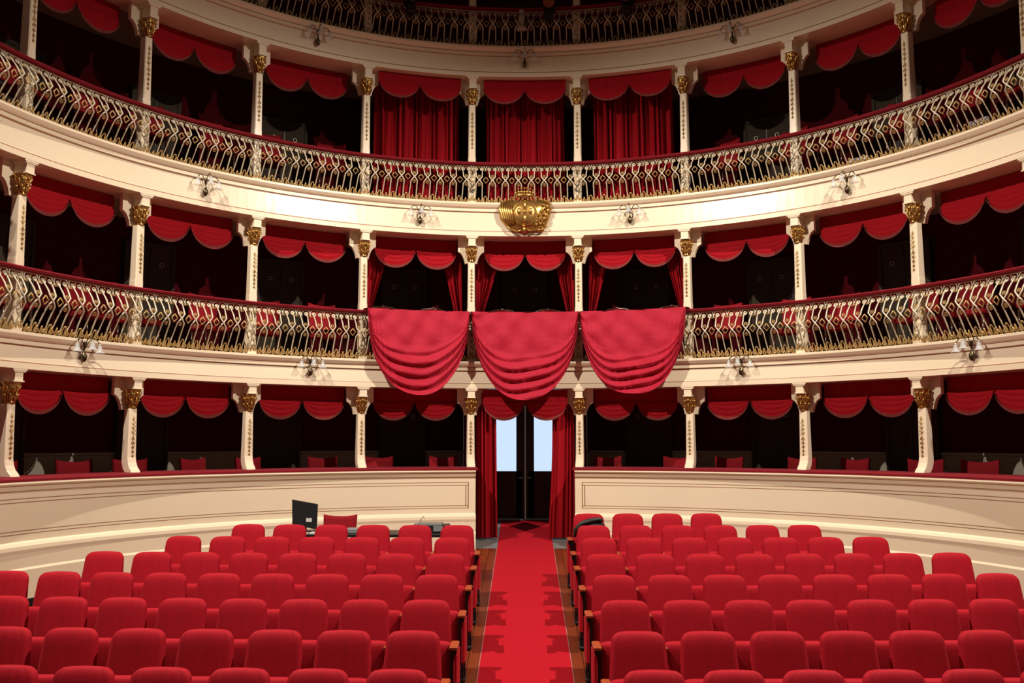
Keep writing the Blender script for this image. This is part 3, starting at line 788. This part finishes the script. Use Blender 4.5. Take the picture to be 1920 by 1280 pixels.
# widen the table so the monitor stands on it
o.location=(xm_-.005,ym,zdk); tag(o,'black flat computer monitor seen from behind, leaning, with pale label','monitor')
mb=MB()
H=.36; Wd=.34
mb.prism([(-.165,.10),(.155,.03),(.165,.36),(-.175,.42)],0,.035); m0=link('screen_case',mb.mesh('screen_case','plastic'),o)
mb=MB(); mb.box((.055,-.004,.155),(.075,.004,.05)); link('label',mb.mesh('label','white'),m0)
mb=MB(); mb.box((0,.04,.01),(.22,.18,.02),0,0,.005); mb.tube([(0,.045,.01),(0,.05,.2)],.018,8); link('stand',mb.mesh('stand','plastic'),o)
# mixing console
o=bpy.data.objects.new('mixing_console',None); C.objects.link(o); o.location=(wx(812,YD),YD,zdk); tag(o,'grey mixing console with rows of knobs on the dark table','mixing desk')
mb=MB(); mb.prism([(-.25,0),(.21,0),(.21,.10),(-.25,.10)],-.16,.16); link('case',mb.mesh('case','plastic'),o)
mb=MB(); mb.add([(-.24,-.162,.01),(.0,-.162,.01),(.0,-.162,.0),(-.24,-.162,.0)],[(0,1,2,3)]); mb.box((-.05,0,.105),(.34,.30,.012)); mb.box((.08,-.165,.06),(.12,.006,.07)); link('control_panel',mb.mesh('control_panel','grey'),o)
mb=MB()
for a in range(14):
    for b in range(5): mb.tube([(-.20+a*.024,-.12+b*.06,.11),(-.20+a*.024,-.12+b*.06,.128)],.006,6)
link('knobs',mb.mesh('knobs','dado'),o)
mb=MB(); mb.tube([(-.18,.05,.10),(-.17,.05,.16),(-.13,.04,.20),(-.12,.03,.17)],.004,5); link('lamp_neck',mb.mesh('lamp_neck','black'),o)
# papers / small device
mb=MB(); mb.box((0,0,.03),(.16,.2,.06),0,0,.008); o=link('control_box',mb.mesh('control_box','grey'),None,(wx(664,YD),YD-.1,zdk)); tag(o,'small grey control box on the table between monitor and console','device')
mb=MB(); mb.box((0,0,.008),(.12,.16,.016)); o=link('paper_stack',mb.mesh('paper_stack','white'),None,(wx(597,YD),YD-.2,zdk)); tag(o,'small pile of white papers beside the monitor','papers')
# red chair behind table
o=dup([x for x in C.objects if x.name=='box_chair'][0]); o.name='desk_chair'; 
yk=13.35; o.location=(wx(636,yk),yk-.2,0); o.rotation_euler=(0,0,0); 
o.location.z=floorz(yk); o.scale=(1,1,.72)
tag(o,'red square-backed chair standing behind the work table','chair')
# ---------------------------------------------------------------- bag on the rearmost right seat
o=bpy.data.objects.new('shoulder_bag',None); C.objects.link(o); yb_=11.98; o.location=((1105-985)/1757*12.0,yb_,floorz(12.26)+.64)
tag(o,'black shoulder bag slumped on the rearmost aisle seat of right block','bag')
mb=MB(); mb.ball((.02,0,.10),.14,18,12,sc=(1.15,.55,.85),warp=lambda a,b:1+.08*sin(3*a+b*4)); link('bag_body',mb.mesh('bag_body','bag'),o)
mb=MB(); mb.tube([(-.20,-.02,.0),(-.19,-.05,.09),(-.11,-.06,.17),(0,-.06,.2),(.10,-.05,.22),(.15,-.04,.2)],[.02,.028,.03,.03,.028,.02],8); link('strap',mb.mesh('strap','bag'),o)

# ---------------------------------------------------------------- stage lamps and ornament on the top tier
def stage_lamp():
    o=bpy.data.objects.new('stage_lamp',None); C.objects.link(o)
    mb=MB(); prof=[(.001,-.16),(.10,-.16),(.105,0),(.11,.10),(.135,.14),(.13,.15)]
    # body: cylinder along -y, built as rings
    def f(u,v):
        i=int(round(v*5)); r,t=prof[i]; a=2*PI*u; return (r*cos(a),-t,r*sin(a))
    mb.grid(f,20,5,closeu=True); link('lamp_body',mb.mesh('lamp_body','black'),o)
    mb=MB(); mb.grid(lambda u,v:(.10*v*cos(2*PI*u),-.125,.10*v*sin(2*PI*u)),20,3,closeu=True); link('lens',mb.mesh('lens','lens'),o)
    mb=MB(); mb.tube([(-.13,0,0),(-.13,0,.20),(0,.02,.23),(.13,0,.20),(.13,0,0)],.012,6); mb.box((0,.05,.23),(.05,.18,.06)); mb.box((0,0,-.19),(.14,.16,.13),0,0,.01); link('yoke',mb.mesh('yoke','black'),o)
    return o
s0=None
for x,nm in((780,'left of centre'),(1030,'just right of centre'),(1170,'farthest right')):
    if s0 is None: s0=stage_lamp(); o=s0
    else: o=dup(s0)
    th=math.asin((x-985)/1757*15.9/6.0); o.location=P(5.98,th,zat(14,14.9)); o.rotation_euler=(0,0,-th)
    tag(o,'round black stage lamp hung %s on the top tier railing'%nm,'stage lamp','black stage lamps on the top tier')
o=bpy.data.objects.new('rail_ornament',None); C.objects.link(o); o.location=(-.05,YC+5.97,6.75)
tag(o,'pale carved figure at the middle of the dark top railing','ornament')
mb=MB(); mb.lathe([(.001,0),(.09,.0),(.07,.05),(.035,.09),(.05,.16),(.055,.22),(.03,.27)],(0,0,.0),12); link('body',mb.mesh('body','dado'),o)
mb=MB(); mb.ball((0,0,.31),.042,10,8); link('head',mb.mesh('head','dado'),o)
# pale boxes stored behind the railings on the right
for (L,a,r,sx,sz,lab) in ((3,4.0*BA,6.62,.30,.16,'taller white box behind upper tier railing, fourth bay right of centre'),(3,3.0*BA,6.62,.30,.12,'small white box behind upper tier railing, third bay right')):
    mb=MB(); mb.box((0,0,sz/2),(sx,.25,sz),0,0,.008); o=link('storage_box',mb.mesh('storage_box','white'),None,P(r,a,LV[L]['floor']+.002),-a)
    tag(o,lab,'box')
